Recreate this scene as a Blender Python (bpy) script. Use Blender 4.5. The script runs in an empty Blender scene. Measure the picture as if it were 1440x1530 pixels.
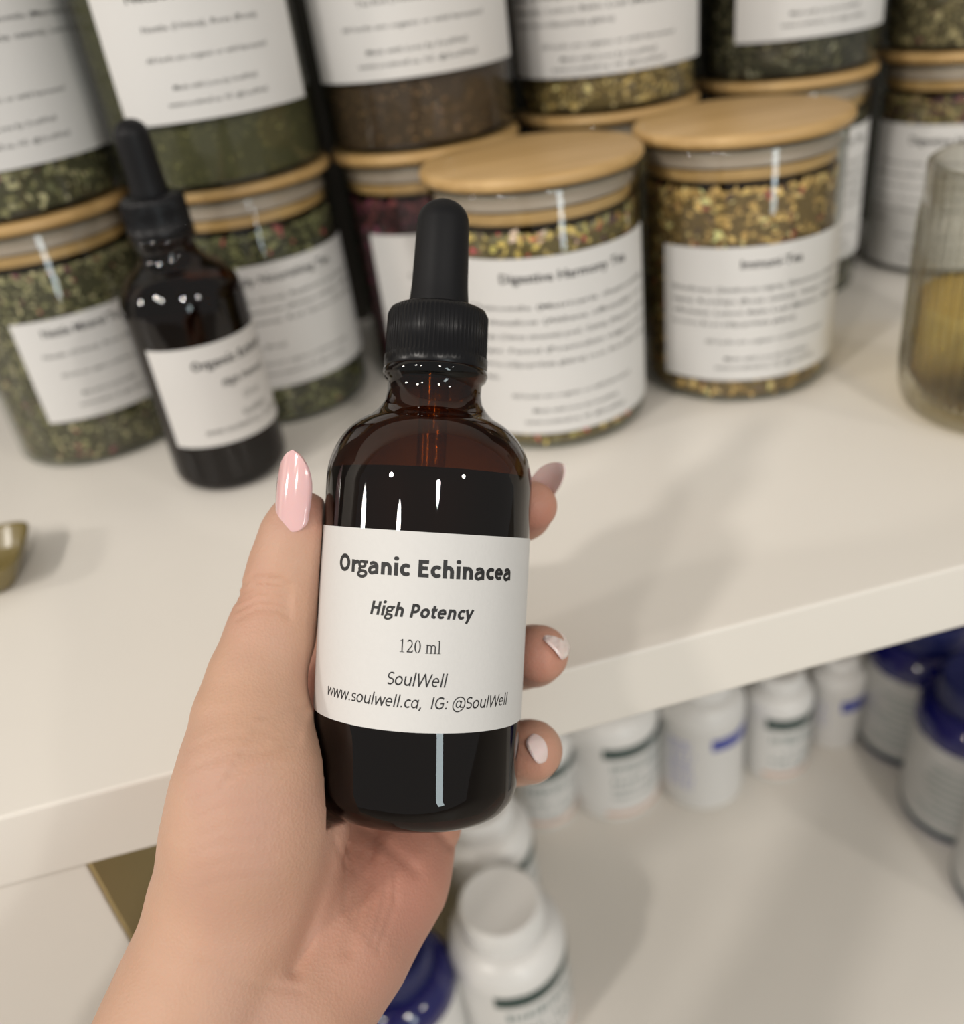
import bpy, math, random
import numpy as np
from mathutils import Vector, Matrix

# ------------------------------------------------------------------ camera
# photo frame 1440 x 1530; world in metres, x along the shelf, y into the shelf, z up, main shelf top at z = 0
F_PX, CX, CY = 1330.0, 720.0, 765.0
RW = np.array([[0.96485016, -0.22512585, 0.13558212],      # rows: world axes in camera coords (x right, y down, z forward)
               [-0.23274376, -0.49241243, 0.83866581],
               [-0.12204304, -0.84074274, -0.52750085]])
CAM = np.array([0.0, 0.0, 178.8])                           # mm
sc = bpy.context.scene
col = sc.collection
cd = bpy.data.cameras.new('camera'); cam = bpy.data.objects.new('camera', cd); col.objects.link(cam)
cam.matrix_world = Matrix(((RW[0,0], -RW[0,1], -RW[0,2], 0.0),
                           (RW[1,0], -RW[1,1], -RW[1,2], 0.0),
                           (RW[2,0], -RW[2,1], -RW[2,2], CAM[2]*.001),
                           (0, 0, 0, 1)))
cd.sensor_fit = 'HORIZONTAL'; cd.sensor_width = 36.0; cd.lens = 36.0*F_PX/1440.0
cd.clip_start = 0.01; cd.clip_end = 20
cd.dof.use_dof = True; cd.dof.focus_distance = 0.193; cd.dof.aperture_fstop = 8.6
sc.camera = cam
# ------------------------------------------------------------------ world, lamps, exposure
w = bpy.data.worlds.new('room_ambient'); sc.world = w; w.use_nodes = True
w.node_tree.nodes['Background'].inputs[0].default_value = (1.0, 0.965, 0.915, 1)
w.node_tree.nodes['Background'].inputs[1].default_value = 0.38
def lamp(name, loc, power, size, color=(1.0, 0.935, 0.86), target=(0.08, 0.3, 0.0)):
    l = bpy.data.lights.new(name, 'AREA'); l.shape = 'DISK'; l.size = size; l.energy = power; l.color = color
    o = bpy.data.objects.new(name, l); col.objects.link(o); o.location = loc
    o.rotation_euler = (Vector(target)-Vector(loc)).to_track_quat('-Z', 'Y').to_euler()
    return o
lamp('ceiling_lamp', (-1.00, -0.45, 1.10), 7.5, 0.12)
lamp('ceiling_lamp.001', (1.25, -1.35, 1.10), 5.5, 0.14)
lamp('ceiling_lamp.002', (-1.05, -1.00, 1.18), 6.0, 0.14)
lamp('ceiling_lamp.003', (0.25, -1.60, 1.30), 11.5, 0.14)
lamp('side_lamp', (-1.60, 0.12, 0.70), 6.0, 0.16)
win = lamp('window_daylight', (0.62, -2.18, 0.26), 8.0, 0.26, (0.84, 0.97, 1.0))     # bright upright opening behind the photographer
win.data.shape = 'RECTANGLE'; win.data.size_y = 0.90; win.rotation_euler = (math.radians(90), 0, math.radians(14))
sc.view_settings.view_transform = 'Standard'; sc.view_settings.look = 'None'
sc.view_settings.exposure = 0.0; sc.view_settings.gamma = 1.0; sc.view_settings.use_curve_mapping = False

# ------------------------------------------------------------------ helpers
MM = 0.001
def ray(px, py): return RW @ np.array([(px-CX)/F_PX, (py-CY)/F_PX, 1.0])
def cam_pt(px, py, d): return np.array([(px-CX)/F_PX*d, (py-CY)/F_PX*d, d])      # camera-space mm
def cam2world(v): return CAM + np.asarray(v) @ RW.T
def on_plane(px, py, z=0.0):
    r = ray(px, py); return CAM + r*((z-CAM[2])/r[2])
def on_front(px, py, r, z=0.0):            # centre of an upright cylinder whose nearest foot shows at this pixel
    P = on_plane(px, py, z)[:2]; return P + P/np.linalg.norm(P)*r
def hit_cyl(px, py, cx, cy, r):            # angle (0 = facing -y, + to the right) and height where the pixel meets an upright cylinder
    d = ray(px, py); a = d[0]**2+d[1]**2; b = 2*(d[0]*(CAM[0]-cx)+d[1]*(CAM[1]-cy)); c = (CAM[0]-cx)**2+(CAM[1]-cy)**2-r*r
    q = b*b-4*a*c; t = (-b-math.sqrt(max(q, 0)))/(2*a); p = CAM+d*t
    return math.degrees(math.atan2(p[0]-cx, -(p[1]-cy))), p[2]

def mesh_obj(name, verts, faces, mat=None, parent=None, smooth=True, loc=None, sharp=None):
    me = bpy.data.meshes.new(name); me.from_pydata([tuple(float(c)*MM for c in v) for v in verts], [], faces); me.update()
    if smooth:
        me.polygons.foreach_set('use_smooth', [True]*len(me.polygons))
        if sharp: me.set_sharp_from_angle(angle=math.radians(sharp))
    o = bpy.data.objects.new(name, me); col.objects.link(o)
    if mat: me.materials.append(mat)
    if parent: o.parent = parent
    if loc is not None: o.location = [c*MM for c in loc]
    return o
def empty(name, loc=(0, 0, 0), rz=0.0):
    o = bpy.data.objects.new(name, None); col.objects.link(o); o.location = [c*MM for c in loc]; o.rotation_euler = (0, 0, rz)
    o.empty_display_size = 0.01; return o
def tag(o, label, cat, group=None):
    o['label'] = label; o['category'] = cat
    if group: o['group'] = group
    return o
def copy_tree(o, parent=None):
    c = o.copy(); col.objects.link(c)
    if parent: c.parent = parent
    for ch in list(o.children): copy_tree(ch, c)
    return c
def lathe(profile, n=64, rad=None):        # profile [(r, z)] from bottom axis to top axis; rad(r, z, theta) may modulate
    V = []; Fc = []
    rings = []
    for (r, z) in profile:
        if r < 1e-6: rings.append([len(V)]); V.append((0, 0, z))
        else:
            s = len(V); rings.append(list(range(s, s+n)))
            for i in range(n):
                t = 2*math.pi*i/n; rr = rad(r, z, t) if rad else r
                V.append((rr*math.cos(t), rr*math.sin(t), z))
    for a, b in zip(rings[:-1], rings[1:]):
        if len(a) == 1 and len(b) == 1: continue
        for i in range(n):
            j = (i+1) % n
            if len(a) == 1: Fc.append((a[0], b[j], b[i]))
            elif len(b) == 1: Fc.append((a[i], a[j], b[0]))
            else: Fc.append((a[i], a[j], b[j], b[i]))
    return V, Fc
def arc(r0, z0, r1, z1, bulge_r, n=6):     # quarter ellipse from (r0,z0) to (r1,z1); bulge 1: leaves vertically, 0: leaves horizontally
    out = []
    for i in range(1, n+1):
        t = math.pi/2*i/n
        if bulge_r: out.append((r0+(r1-r0)*(1-math.cos(t)), z0+(z1-z0)*math.sin(t)))
        else: out.append((r0+(r1-r0)*math.sin(t), z0+(z1-z0)*(1-math.cos(t))))
    return out
def box(x0, x1, y0, y1, z0, z1, b=0.0):
    if b == 0:
        V = [(x, y, z) for z in (z0, z1) for y in (y0, y1) for x in (x0, x1)]
        return V, [(0, 2, 3, 1), (4, 5, 7, 6), (0, 1, 5, 4), (2, 6, 7, 3), (0, 4, 6, 2), (1, 3, 7, 5)]
    # small chamfer on all edges
    import bmesh
    bm = bmesh.new(); V, Fc = box(x0, x1, y0, y1, z0, z1)
    vs = [bm.verts.new(v) for v in V]
    for f in Fc: bm.faces.new([vs[i] for i in f])
    bmesh.ops.bevel(bm, geom=list(bm.edges), offset=b, segments=2, affect='EDGES', profile=0.6)
    bm.verts.ensure_lookup_table(); bm.verts.index_update()
    V = [tuple(v.co) for v in bm.verts]; Fc = [tuple(v.index for v in f.verts) for f in bm.faces]; bm.free()
    return V, Fc

# ------------------------------------------------------------------ materials
def new_mat(name):
    m = bpy.data.materials.new(name); m.use_nodes = True; nt = m.node_tree
    for n in list(nt.nodes): nt.nodes.remove(n)
    out = nt.nodes.new('ShaderNodeOutputMaterial')
    return m, nt, out
def principled(name, color, rough=0.5, noise=0.0, nscale=40.0, bump=0.0, bscale=200.0, **kw):
    m, nt, out = new_mat(name); p = nt.nodes.new('ShaderNodeBsdfPrincipled'); nt.links.new(p.outputs[0], out.inputs[0])
    p.inputs['Base Color'].default_value = (*color, 1); p.inputs['Roughness'].default_value = rough
    for k, v in kw.items(): p.inputs[k.replace('_', ' ')].default_value = v
    tc = nt.nodes.new('ShaderNodeTexCoord')
    if noise:
        nz = nt.nodes.new('ShaderNodeTexNoise'); nz.inputs['Scale'].default_value = nscale; nz.inputs['Detail'].default_value = 5
        nt.links.new(tc.outputs['Object'], nz.inputs['Vector'])
        mx = nt.nodes.new('ShaderNodeMix'); mx.data_type = 'RGBA'
        mx.inputs['A'].default_value = (*[c*(1-noise) for c in color], 1); mx.inputs['B'].default_value = (*[min(1, c*(1+noise)) for c in color], 1)
        nt.links.new(nz.outputs['Fac'], mx.inputs['Factor']); nt.links.new(mx.outputs['Result'], p.inputs['Base Color'])
    if bump:
        nb = nt.nodes.new('ShaderNodeTexNoise'); nb.inputs['Scale'].default_value = bscale; nb.inputs['Detail'].default_value = 4
        nt.links.new(tc.outputs['Object'], nb.inputs['Vector'])
        bp = nt.nodes.new('ShaderNodeBump'); bp.inputs['Strength'].default_value = bump; bp.inputs['Distance'].default_value = 0.0004
        nt.links.new(nb.outputs['Fac'], bp.inputs['Height']); nt.links.new(bp.outputs[0], p.inputs['Normal'])
    return m
def thin_glass(name, tint, tint_edge, refl=1.0, rough=0.0, ior=1.5):
    m, nt, out = new_mat(name)
    lw = nt.nodes.new('ShaderNodeLayerWeight'); lw.inputs['Blend'].default_value = 0.35
    mc = nt.nodes.new('ShaderNodeMix'); mc.data_type = 'RGBA'
    mc.inputs['A'].default_value = (*tint, 1); mc.inputs['B'].default_value = (*tint_edge, 1)
    nt.links.new(lw.outputs['Facing'], mc.inputs['Factor'])
    tr = nt.nodes.new('ShaderNodeBsdfTransparent'); nt.links.new(mc.outputs['Result'], tr.inputs[0])
    gl = nt.nodes.new('ShaderNodeBsdfGlossy'); gl.inputs['Roughness'].default_value = rough
    gl.inputs['Color'].default_value = (refl, refl, refl, 1)
    # Schlick reflectance from the (side-independent) facing term
    l2 = nt.nodes.new('ShaderNodeLayerWeight'); l2.inputs['Blend'].default_value = 0.5
    pw = nt.nodes.new('ShaderNodeMath'); pw.operation = 'POWER'; pw.inputs[1].default_value = 5.0; nt.links.new(l2.outputs['Facing'], pw.inputs[0])
    f0 = ((ior-1)/(ior+1))**2
    ma = nt.nodes.new('ShaderNodeMath'); ma.operation = 'MULTIPLY_ADD'; ma.inputs[1].default_value = 1-f0; ma.inputs[2].default_value = f0
    nt.links.new(pw.outputs[0], ma.inputs[0])
    mx = nt.nodes.new('ShaderNodeMixShader')
    nt.links.new(ma.outputs[0], mx.inputs[0]); nt.links.new(tr.outputs[0], mx.inputs[1]); nt.links.new(gl.outputs[0], mx.inputs[2])
    nt.links.new(mx.outputs[0], out.inputs[0])
    return m
def bamboo(name, c1, c2):
    m, nt, out = new_mat(name); p = nt.nodes.new('ShaderNodeBsdfPrincipled'); nt.links.new(p.outputs[0], out.inputs[0])
    tc = nt.nodes.new('ShaderNodeTexCoord'); mp = nt.nodes.new('ShaderNodeMapping'); mp.inputs['Scale'].default_value = (14, 160, 160)
    nz = nt.nodes.new('ShaderNodeTexNoise'); nz.inputs['Scale'].default_value = 1.0; nz.inputs['Detail'].default_value = 3
    nt.links.new(tc.outputs['Object'], mp.inputs['Vector']); nt.links.new(mp.outputs[0], nz.inputs['Vector'])
    cr = nt.nodes.new('ShaderNodeValToRGB'); cr.color_ramp.elements[0].position = 0.3; cr.color_ramp.elements[1].position = 0.72
    cr.color_ramp.elements[0].color = (*c1, 1); cr.color_ramp.elements[1].color = (*c2, 1)
    nt.links.new(nz.outputs['Fac'], cr.inputs[0]); nt.links.new(cr.outputs[0], p.inputs['Base Color'])
    p.inputs['Roughness'].default_value = 0.42
    return m
M = {}
M['shelf'] = principled('white_laminate', (0.80, 0.762, 0.70), 0.38, noise=0.015, nscale=25, bump=0.03, bscale=900)
M['panel'] = principled('white_panel_laminate', (0.80, 0.762, 0.70), 0.45, noise=0.01)
M['backpanel'] = principled('cabinet_back_panel', (0.055, 0.05, 0.04), 0.6, noise=0.05)
M['bounce_tint'] = principled('olive_bounce_tint', (0.50, 0.39, 0.18), 0.6, noise=0.04)  # warm bounce light on the divider side, painted in as olive
M['paper'] = principled('label_paper', (0.635, 0.625, 0.61), 0.75, noise=0.02, nscale=700, bump=0.12, bscale=1500)
M['ink'] = principled('black_ink', (0.012, 0.012, 0.013), 0.6)
M['ink_grey'] = principled('grey_ink', (0.10, 0.10, 0.11), 0.7)
M['rubber'] = principled('black_rubber', (0.005, 0.005, 0.006), 0.5, Specular_IOR_Level=0.22, bump=0.05, bscale=2500)
M['cap_black'] = principled('black_ribbed_plastic', (0.005, 0.005, 0.006), 0.3, Specular_IOR_Level=0.25)
M['amber'] = thin_glass('amber_glass', (0.26, 0.115, 0.03), (0.05, 0.016, 0.004), 0.9, 0.015, 1.5)
M['tincture'] = principled('dark_tincture', (0.005, 0.0022, 0.0018), 0.5)
M['tube'] = thin_glass('pipette_glass', (0.9, 0.8, 0.65), (0.5, 0.35, 0.2))
M['jarglass'] = thin_glass('clear_jar_glass', (0.96, 0.97, 0.95), (0.55, 0.57, 0.53), 1.0, 0.01, 1.5)
M['bamboo'] = bamboo('bamboo_wood', (0.40, 0.24, 0.082), (0.58, 0.38, 0.165))
M['seal'] = principled('silicone_seal', (0.40, 0.33, 0.27), 0.3, noise=0.04)
M['skin'] = None

# herbs: colour comes from a per-flake colour attribute
def herb_material():
    m, nt, out = new_mat('dried_herbs'); p = nt.nodes.new('ShaderNodeBsdfPrincipled'); nt.links.new(p.outputs[0], out.inputs[0])
    at = nt.nodes.new('ShaderNodeAttribute'); at.attribute_name = 'Col'
    tc = nt.nodes.new('ShaderNodeTexCoord'); nz = nt.nodes.new('ShaderNodeTexNoise'); nz.inputs['Scale'].default_value = 600
    nt.links.new(tc.outputs['Object'], nz.inputs['Vector'])
    mx = nt.nodes.new('ShaderNodeMix'); mx.data_type = 'RGBA'; mx.blend_type = 'MULTIPLY'; mx.inputs['Factor'].default_value = 0.25
    nt.links.new(at.outputs['Color'], mx.inputs['A']); nt.links.new(nz.outputs['Fac'], mx.inputs['B'])
    nt.links.new(mx.outputs['Result'], p.inputs['Base Color']); p.inputs['Roughness'].default_value = 0.8
    return m
M['herbs'] = herb_material()

# ------------------------------------------------------------------ lettering
_cap = None
def text_mesh(txt, bold=0.0, shear=0.0, res=3):
    cu = bpy.data.curves.new('t', 'FONT'); cu.body = txt; cu.resolution_u = res; cu.shear = shear; cu.offset = bold
    o = bpy.data.objects.new('t', cu); col.objects.link(o)
    me = bpy.data.meshes.new_from_object(o)
    V = np.array([v.co[:] for v in me.vertices]) if len(me.vertices) else np.zeros((0, 3))
    Fc = [tuple(p.vertices) for p in me.polygons]
    bpy.data.objects.remove(o); bpy.data.curves.remove(cu); bpy.data.meshes.remove(me)
    return V, Fc
def cap_height():
    global _cap
    if _cap is None:
        V, _ = text_mesh('H'); _cap = V[:, 1].max()
    return _cap
def line_flat(txt, cap, width=None, bold=0.0, shear=0.0, align='C', res=3, u=0.0, v=0.0):
    """flat lettering in mm: baseline at v, centred on (or starting at) u, optionally set to an exact width"""
    V, Fc = text_mesh(txt, bold, shear, res)
    if not len(V): return V, Fc
    s = cap/cap_height(); V = V*s
    x0, x1 = V[:, 0].min(), V[:, 0].max()
    V[:, 0] -= x0
    if width: V[:, 0] *= width/(x1-x0)
    wd = V[:, 0].max()
    V[:, 0] += u-(wd/2 if align == 'C' else wd if align == 'R' else 0)
    V[:, 1] += v
    return V, Fc
def wrap(parts, r, phi0, off=0.12):
    """bend flat lettering (u, v) round an upright cylinder of radius r, u = 0 at angle phi0 (degrees)"""
    VV = []; FF = []
    for V, Fc in parts:
        b = len(VV)
        for (u, v, _) in V:
            t = math.radians(phi0)+u/r; VV.append(((r+off)*math.sin(t), -(r+off)*math.cos(t), v))
        FF += [tuple(i+b for i in f) for f in Fc]
    return VV, FF
def label_patch(r, phi_a, phi_b, z0, z1, th=0.18, skew=0.0, n=40):
    V = []; Fc = []
    pm = math.radians((phi_a+phi_b)/2)
    for i in range(n+1):
        t = math.radians(phi_a+(phi_b-phi_a)*i/n); dz = skew*(t-pm)*r
        for rr in (r+0.02, r+th):
            for z in (z0, z1): V.append((rr*math.sin(t), -rr*math.cos(t), z+dz))
    for i in range(n):
        a = 4*i; b = a+4
        Fc += [(a+2, b+2, b+3, a+3), (a, a+1, b+1, b), (a, b, b+2, a+2), (a+1, a+3, b+3, b+1)]
    Fc += [(0, 2, 3, 1), (4*n, 4*n+1, 4*n+3, 4*n+2)]
    return V, Fc

# stroke-drawn humanist letters for the near label (cap height = 1); h = half stroke
def _E(cx, cy, rx, ry, a0, a1, n=18):
    return [(cx+rx*math.cos(math.radians(a0+(a1-a0)*i/n)), cy+ry*math.sin(math.radians(a0+(a1-a0)*i/n))) for i in range(n+1)]
XH, AS, DS = 0.735, 1.07, -0.29
def glyph(c, h, it=False):
    """advance width and list of centre lines"""
    l = 0.10; X = XH; t = X-h
    def arch(xl, xr, ry=0.26): cx = (xl+xr)/2; return _E(cx, t-ry, (xr-xl)/2, ry, 180, 0)+[(xr, 0)]
    if c == ' ': return 0.36, []
    if c in 'nhmr':
        xl = l+h; st = [[(xl, 0), (xl, AS if c == 'h' else X)]]
        if c == 'r': return 0.55, st+[_E(xl+0.30, t-0.30, 0.30, 0.30, 180, 82)]
        if c == 'm': return 1.24, st+[arch(xl, 0.62), arch(0.62, 1.24-l-h)]
        return 0.82, st+[arch(xl, 0.82-l-h)]
    if c == 'u':
        xl, xr = l+h, 0.82-l-h; return 0.82, [[(xr, X), (xr, 0)], [(xl, X)]+_E((xl+xr)/2, h+0.26, (xr-xl)/2, 0.26, 180, 360)]
    if c == 'i': x = 0.18; return 0.36, [[(x, 0), (x, X)], [(x-0.02, 0.98), (x+0.02, 0.98)]]
    if c == 'l': x = 0.18; return 0.36, [[(x, 0), (x, AS)]]
    if c == 'o': return 0.82, [_E(0.41, X/2, 0.35-h, X/2-h, 0, 360, 36)]
    if c == 'c': return 0.65, [_E(0.40, X/2, 0.34-h, X/2-h, 52, 308, 26)]
    if c == 'e': return 0.77, [[(0.06+h, 0.385), (0.70-h, 0.385)]+_E(0.38, X/2, 0.32-h, X/2-h, 4, 310, 28)]
    if c == 'a' and it:
        return 0.80, [_E(0.37, X/2, 0.31-h, X/2-h, 20, 340, 30), [(0.70-h, X), (0.70-h, 0)]]
    if c == 'a':
        xr = 0.66-h
        return 0.75, [[(xr, 0)]+[(xr, 0.40)]+_E(xr-0.22, t-0.19, 0.22, 0.19, 0, 140, 14), [(xr, 0.43), (0.34, 0.42)]+_E(0.27, 0.215, 0.21-h*0.6, 0.205-h*0.35, 90, 300, 16)+[(xr, 0.14)]]
    if c == 'g':
        return 0.74, [_E(0.33, 0.505, 0.25-h*0.6, 0.22-h*0.7, 0, 360, 26), [(0.46, t), (0.70, t)], [(0.22, 0.33), (0.15, 0.25), (0.17, 0.165), (0.28, 0.13), (0.46, 0.115), (0.585, 0.06), (0.61, -0.03), (0.55, -0.13), (0.42, -0.20), (0.28, -0.205), (0.14, -0.165), (0.08, -0.07), (0.13, 0.03), (0.24, 0.12)]]
    if c == 's' or c == 'S':
        W, Hh = (0.60, X) if c == 's' else (0.72, 1.0); cx = W/2; rx = W/2-0.06-h*0.6; ry = (Hh-2*h)/4
        return W, [_E(cx, Hh-h-ry, rx, ry, 40, 250, 14)+_E(cx, h+ry, rx, ry, 70, -140, 14)]
    if c == 't': return 0.52, [[(0.22, 0.93), (0.22, 0.20)]+_E(0.22+0.15, 0.19, 0.15, 0.19-h, 180, 285, 8), [(0.04, t), (0.47, t)]]
    if c == 'y': return 0.70, [[(0.05+h*0.5, X), (0.36, 0.03)], [(0.66-h*0.5, X), (0.36, 0.03), (0.25, DS)]]
    if c == 'w': return 1.10, [[(0.05+h*.6, X), (0.28, 0.03), (0.55, X-0.03), (0.82, 0.03), (1.05-h*.6, X)]]
    if c == 'W': return 1.38, [[(0.05+h*.6, 1), (0.35, 0.03), (0.69, 0.96), (1.03, 0.03), (1.33-h*.6, 1)]]
    if c == 'E': x = l+h+0.02; return 0.76, [[(x, 0), (x, 1)], [(x, 1-h), (0.68, 1-h)], [(x, 0.52), (0.63, 0.52)], [(x, h), (0.69, h)]]
    if c == 'H': x = l+h+0.02; y = 0.97-x; return 0.97, [[(x, 0), (x, 1)], [(y, 0), (y, 1)], [(x, 0.53), (y, 0.53)]]
    if c == 'I': return 0.40, [[(0.20, 0), (0.20, 1)]]
    if c == 'P': x = l+h+0.02; return 0.80, [[(x, 0), (x, 1)], [(x, 1-h), (0.42, 1-h)]+_E(0.42, (1-h+0.42)/2, 0.33-h, (1-h-0.42)/2, 90, -90, 14)+[(x, 0.42)]]
    if c == 'O': return 1.03, [_E(0.515, 0.5, 0.45-h, 0.51-h, 0, 360, 40)]
    if c == 'G': return 0.98, [_E(0.53, 0.5, 0.46-h, 0.51-h, 48, 318, 30)+[(0.90-h, 0.48), (0.56, 0.48)]]
    if c == '@': return 1.39, [_E(0.69, 0.40, 0.58, 0.60, -60, 250, 40)+_E(0.69, 0.40, 0.58, 0.60, 250, 305, 8), _E(0.63, 0.42, 0.22, 0.27, 30, 330, 20), [(0.90, 0.70), (0.84, 0.30), (0.90, 0.16), (1.02, 0.16)]+_E(0.69, 0.40, 0.58, 0.60, -25, 0, 5)]
    if c == '.': return 0.38, [[(0.19, 0.075), (0.191, 0.075)]]
    if c == ',': return 0.38, [[(0.20, 0.11), (0.19, 0.0), (0.12, -0.17)]]
    if c == ':': return 0.40, [[(0.20, 0.075), (0.201, 0.075)], [(0.20, 0.60), (0.201, 0.60)]]
    return 0.5, []
def stroke_mesh(lines, h, V, Fc, dx=0.0, dot=None):
    for pts in lines:
        pts = [np.array(p, float) for p in pts]; short = len(pts) == 2 and np.linalg.norm(pts[1]-pts[0]) < 0.05
        r = (dot or h*1.15) if short else h
        joints = pts if short else pts[1:-1]
        for p in joints:
            b = len(V); V += [(p[0]+dx+r*math.cos(2*math.pi*i/12), p[1]+r*math.sin(2*math.pi*i/12), 0) for i in range(12)]; Fc.append(tuple(range(b, b+12)))
        if short: continue
        for a, q in zip(pts[:-1], pts[1:]):
            d = q-a; L = np.linalg.norm(d)
            if L < 1e-6: continue
            nn = np.array([-d[1], d[0]])/L*h; b = len(V)
            V += [(*(a+nn+(dx, 0)), 0), (*(a-nn+(dx, 0)), 0), (*(q-nn+(dx, 0)), 0), (*(q+nn+(dx, 0)), 0)]; Fc.append((b, b+1, b+2, b+3))
def stroke_line(txt, cap, width, stroke, shear=0.0, u=0.0, v=0.0, spacing=0.0):
    V = []; Fc = []; x = 0.0; h = stroke/2
    for c in txt:
        hh = h*(0.78 if c in 'g@' else 0.88 if c in 'aesS' else 1.0); adv, ln = glyph(c, hh, shear > 0); stroke_mesh(ln, hh, V, Fc, x, max(h*1.1, 0.075)); x += adv+spacing
    A = np.array(V); A[:, 0] += shear*A[:, 1]; A[:, 0] -= A[:, 0].min(); sx = width/A[:, 0].max()
    A[:, 0] = A[:, 0]*sx-width/2+u; A[:, 1] = A[:, 1]*cap+v
    return A, Fc
def serif_line(cap, width, u, v):
    """the roman numerals and letters of '120 ml'"""
    V = []; Fc = []; x = 0.0
    def ring(cx, cy, ro, so, ri, si):
        b = len(V); n = 32
        for i in range(n):
            t = 2*math.pi*i/n; V.append((cx+ro*math.cos(t), cy+so*math.sin(t), 0)); V.append((cx+ri*math.cos(t), cy+si*math.sin(t), 0))
        for i in range(n):
            j = (i+1) % n; Fc.append((b+2*i, b+2*j, b+2*j+1, b+2*i+1))
    S = lambda ln, w, dx: stroke_mesh(ln, w/2, V, Fc, dx)
    S([[(0.36, 0.02), (0.36, 1.0)]], 0.125, x); S([[(0.13, 0.86), (0.25, 0.91), (0.41, 1.0)], [(0.14, 0.022), (0.58, 0.022)]], 0.05, x); x += 0.74
    S([_E(0.33, 0.71, 0.235, 0.25, 150, -20, 16)+[(0.50, 0.50), (0.10, 0.05)]], 0.105, x); S([[(0.08, 0.06), (0.58, 0.06), (0.66, 0.20)]], 0.10, x); x += 0.74
    ring(x+0.36, 0.5, 0.31, 0.51, 0.175, 0.455); x += 0.74+0.37
    for k in (0.17, 0.56, 0.95): S([[(k, 0.02), (k, 0.55)]], 0.115, x); S([[(k-0.15, 0.022), (k+0.16, 0.022)]], 0.05, x)
    S([[(0.17, 0.5), (0.17, 0.69)]], 0.115, x); S([[(0.03, 0.64), (0.2, 0.69)]], 0.05, x)
    for k in (0.17, 0.56): S([_E(k+0.20, 0.50, 0.195, 0.15, 175, 0, 12)], 0.085, x)
    x += 1.14
    S([[(0.19, 0.02), (0.19, 1.03)]], 0.115, x); S([[(0.03, 0.022), (0.36, 0.022)], [(0.03, 0.98), (0.22, 1.03)]], 0.05, x)
    A = np.array(V); A[:, 0] -= A[:, 0].min(); A[:, 0] = A[:, 0]*(width/A[:, 0].max())-width/2+u; A[:, 1] = A[:, 1]*cap+v
    return A, Fc

# ------------------------------------------------------------------ shelving unit
YF = 189.5                                   # front edge of the shelves
ZL = -330.0                                  # top of the lower shelf
ZF = -800.0
def structure(name, b, mat):
    V, Fc = box(*b); o = mesh_obj(name, V, Fc, mat, smooth=False); o['kind'] = 'structure'; return o
M['floor'] = principled('pale_floor', (0.50, 0.46, 0.40), 0.5, noise=0.08, nscale=4)
M['wall'] = principled('painted_wall', (0.62, 0.59, 0.54), 0.8, noise=0.02, nscale=6)
structure('floor', (-3000, 3000, -3000, 560, ZF-20, ZF), M['floor'])
structure('wall_back', (-3000, 3000, 552, 600, ZF, 1800), M['wall'])
unit = tag(empty('shelving_unit', (0, 200, ZF)), 'white shelving unit with thick shelf boards holding jars and bottles', 'shelf')
def part_box(name, b, mat, parent, bev=0.8):
    V, Fc = box(*b, bev); ox, oy, oz = 0, 200, ZF
    return mesh_obj(name, [(x-ox, y-oy, z-oz) for x, y, z in V], Fc, mat, parent, smooth=False)
part_box('shelf_board', (-700, 900, YF, 530, -26, 0), M['shelf'], unit, 1.0)
part_box('shelf_board', (-98, 878, YF, 530, ZL-26, ZL), M['shelf'], unit, 1.0)
part_box('divider_panel', (-150, -98, YF+1.5, 530, ZF, -26), M['panel'], unit, 0.6)
part_box('side_bounce_sheet', (-98, -96.8, YF+2.5, 530, ZL, -26), M['bounce_tint'], unit, 0.2)  # thin sheet added over the divider; its colour stands in for bounced light
part_box('back_panel', (-700, 900, 530, 548, ZF, 420), M['backpanel'], unit, 0.5)

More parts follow.
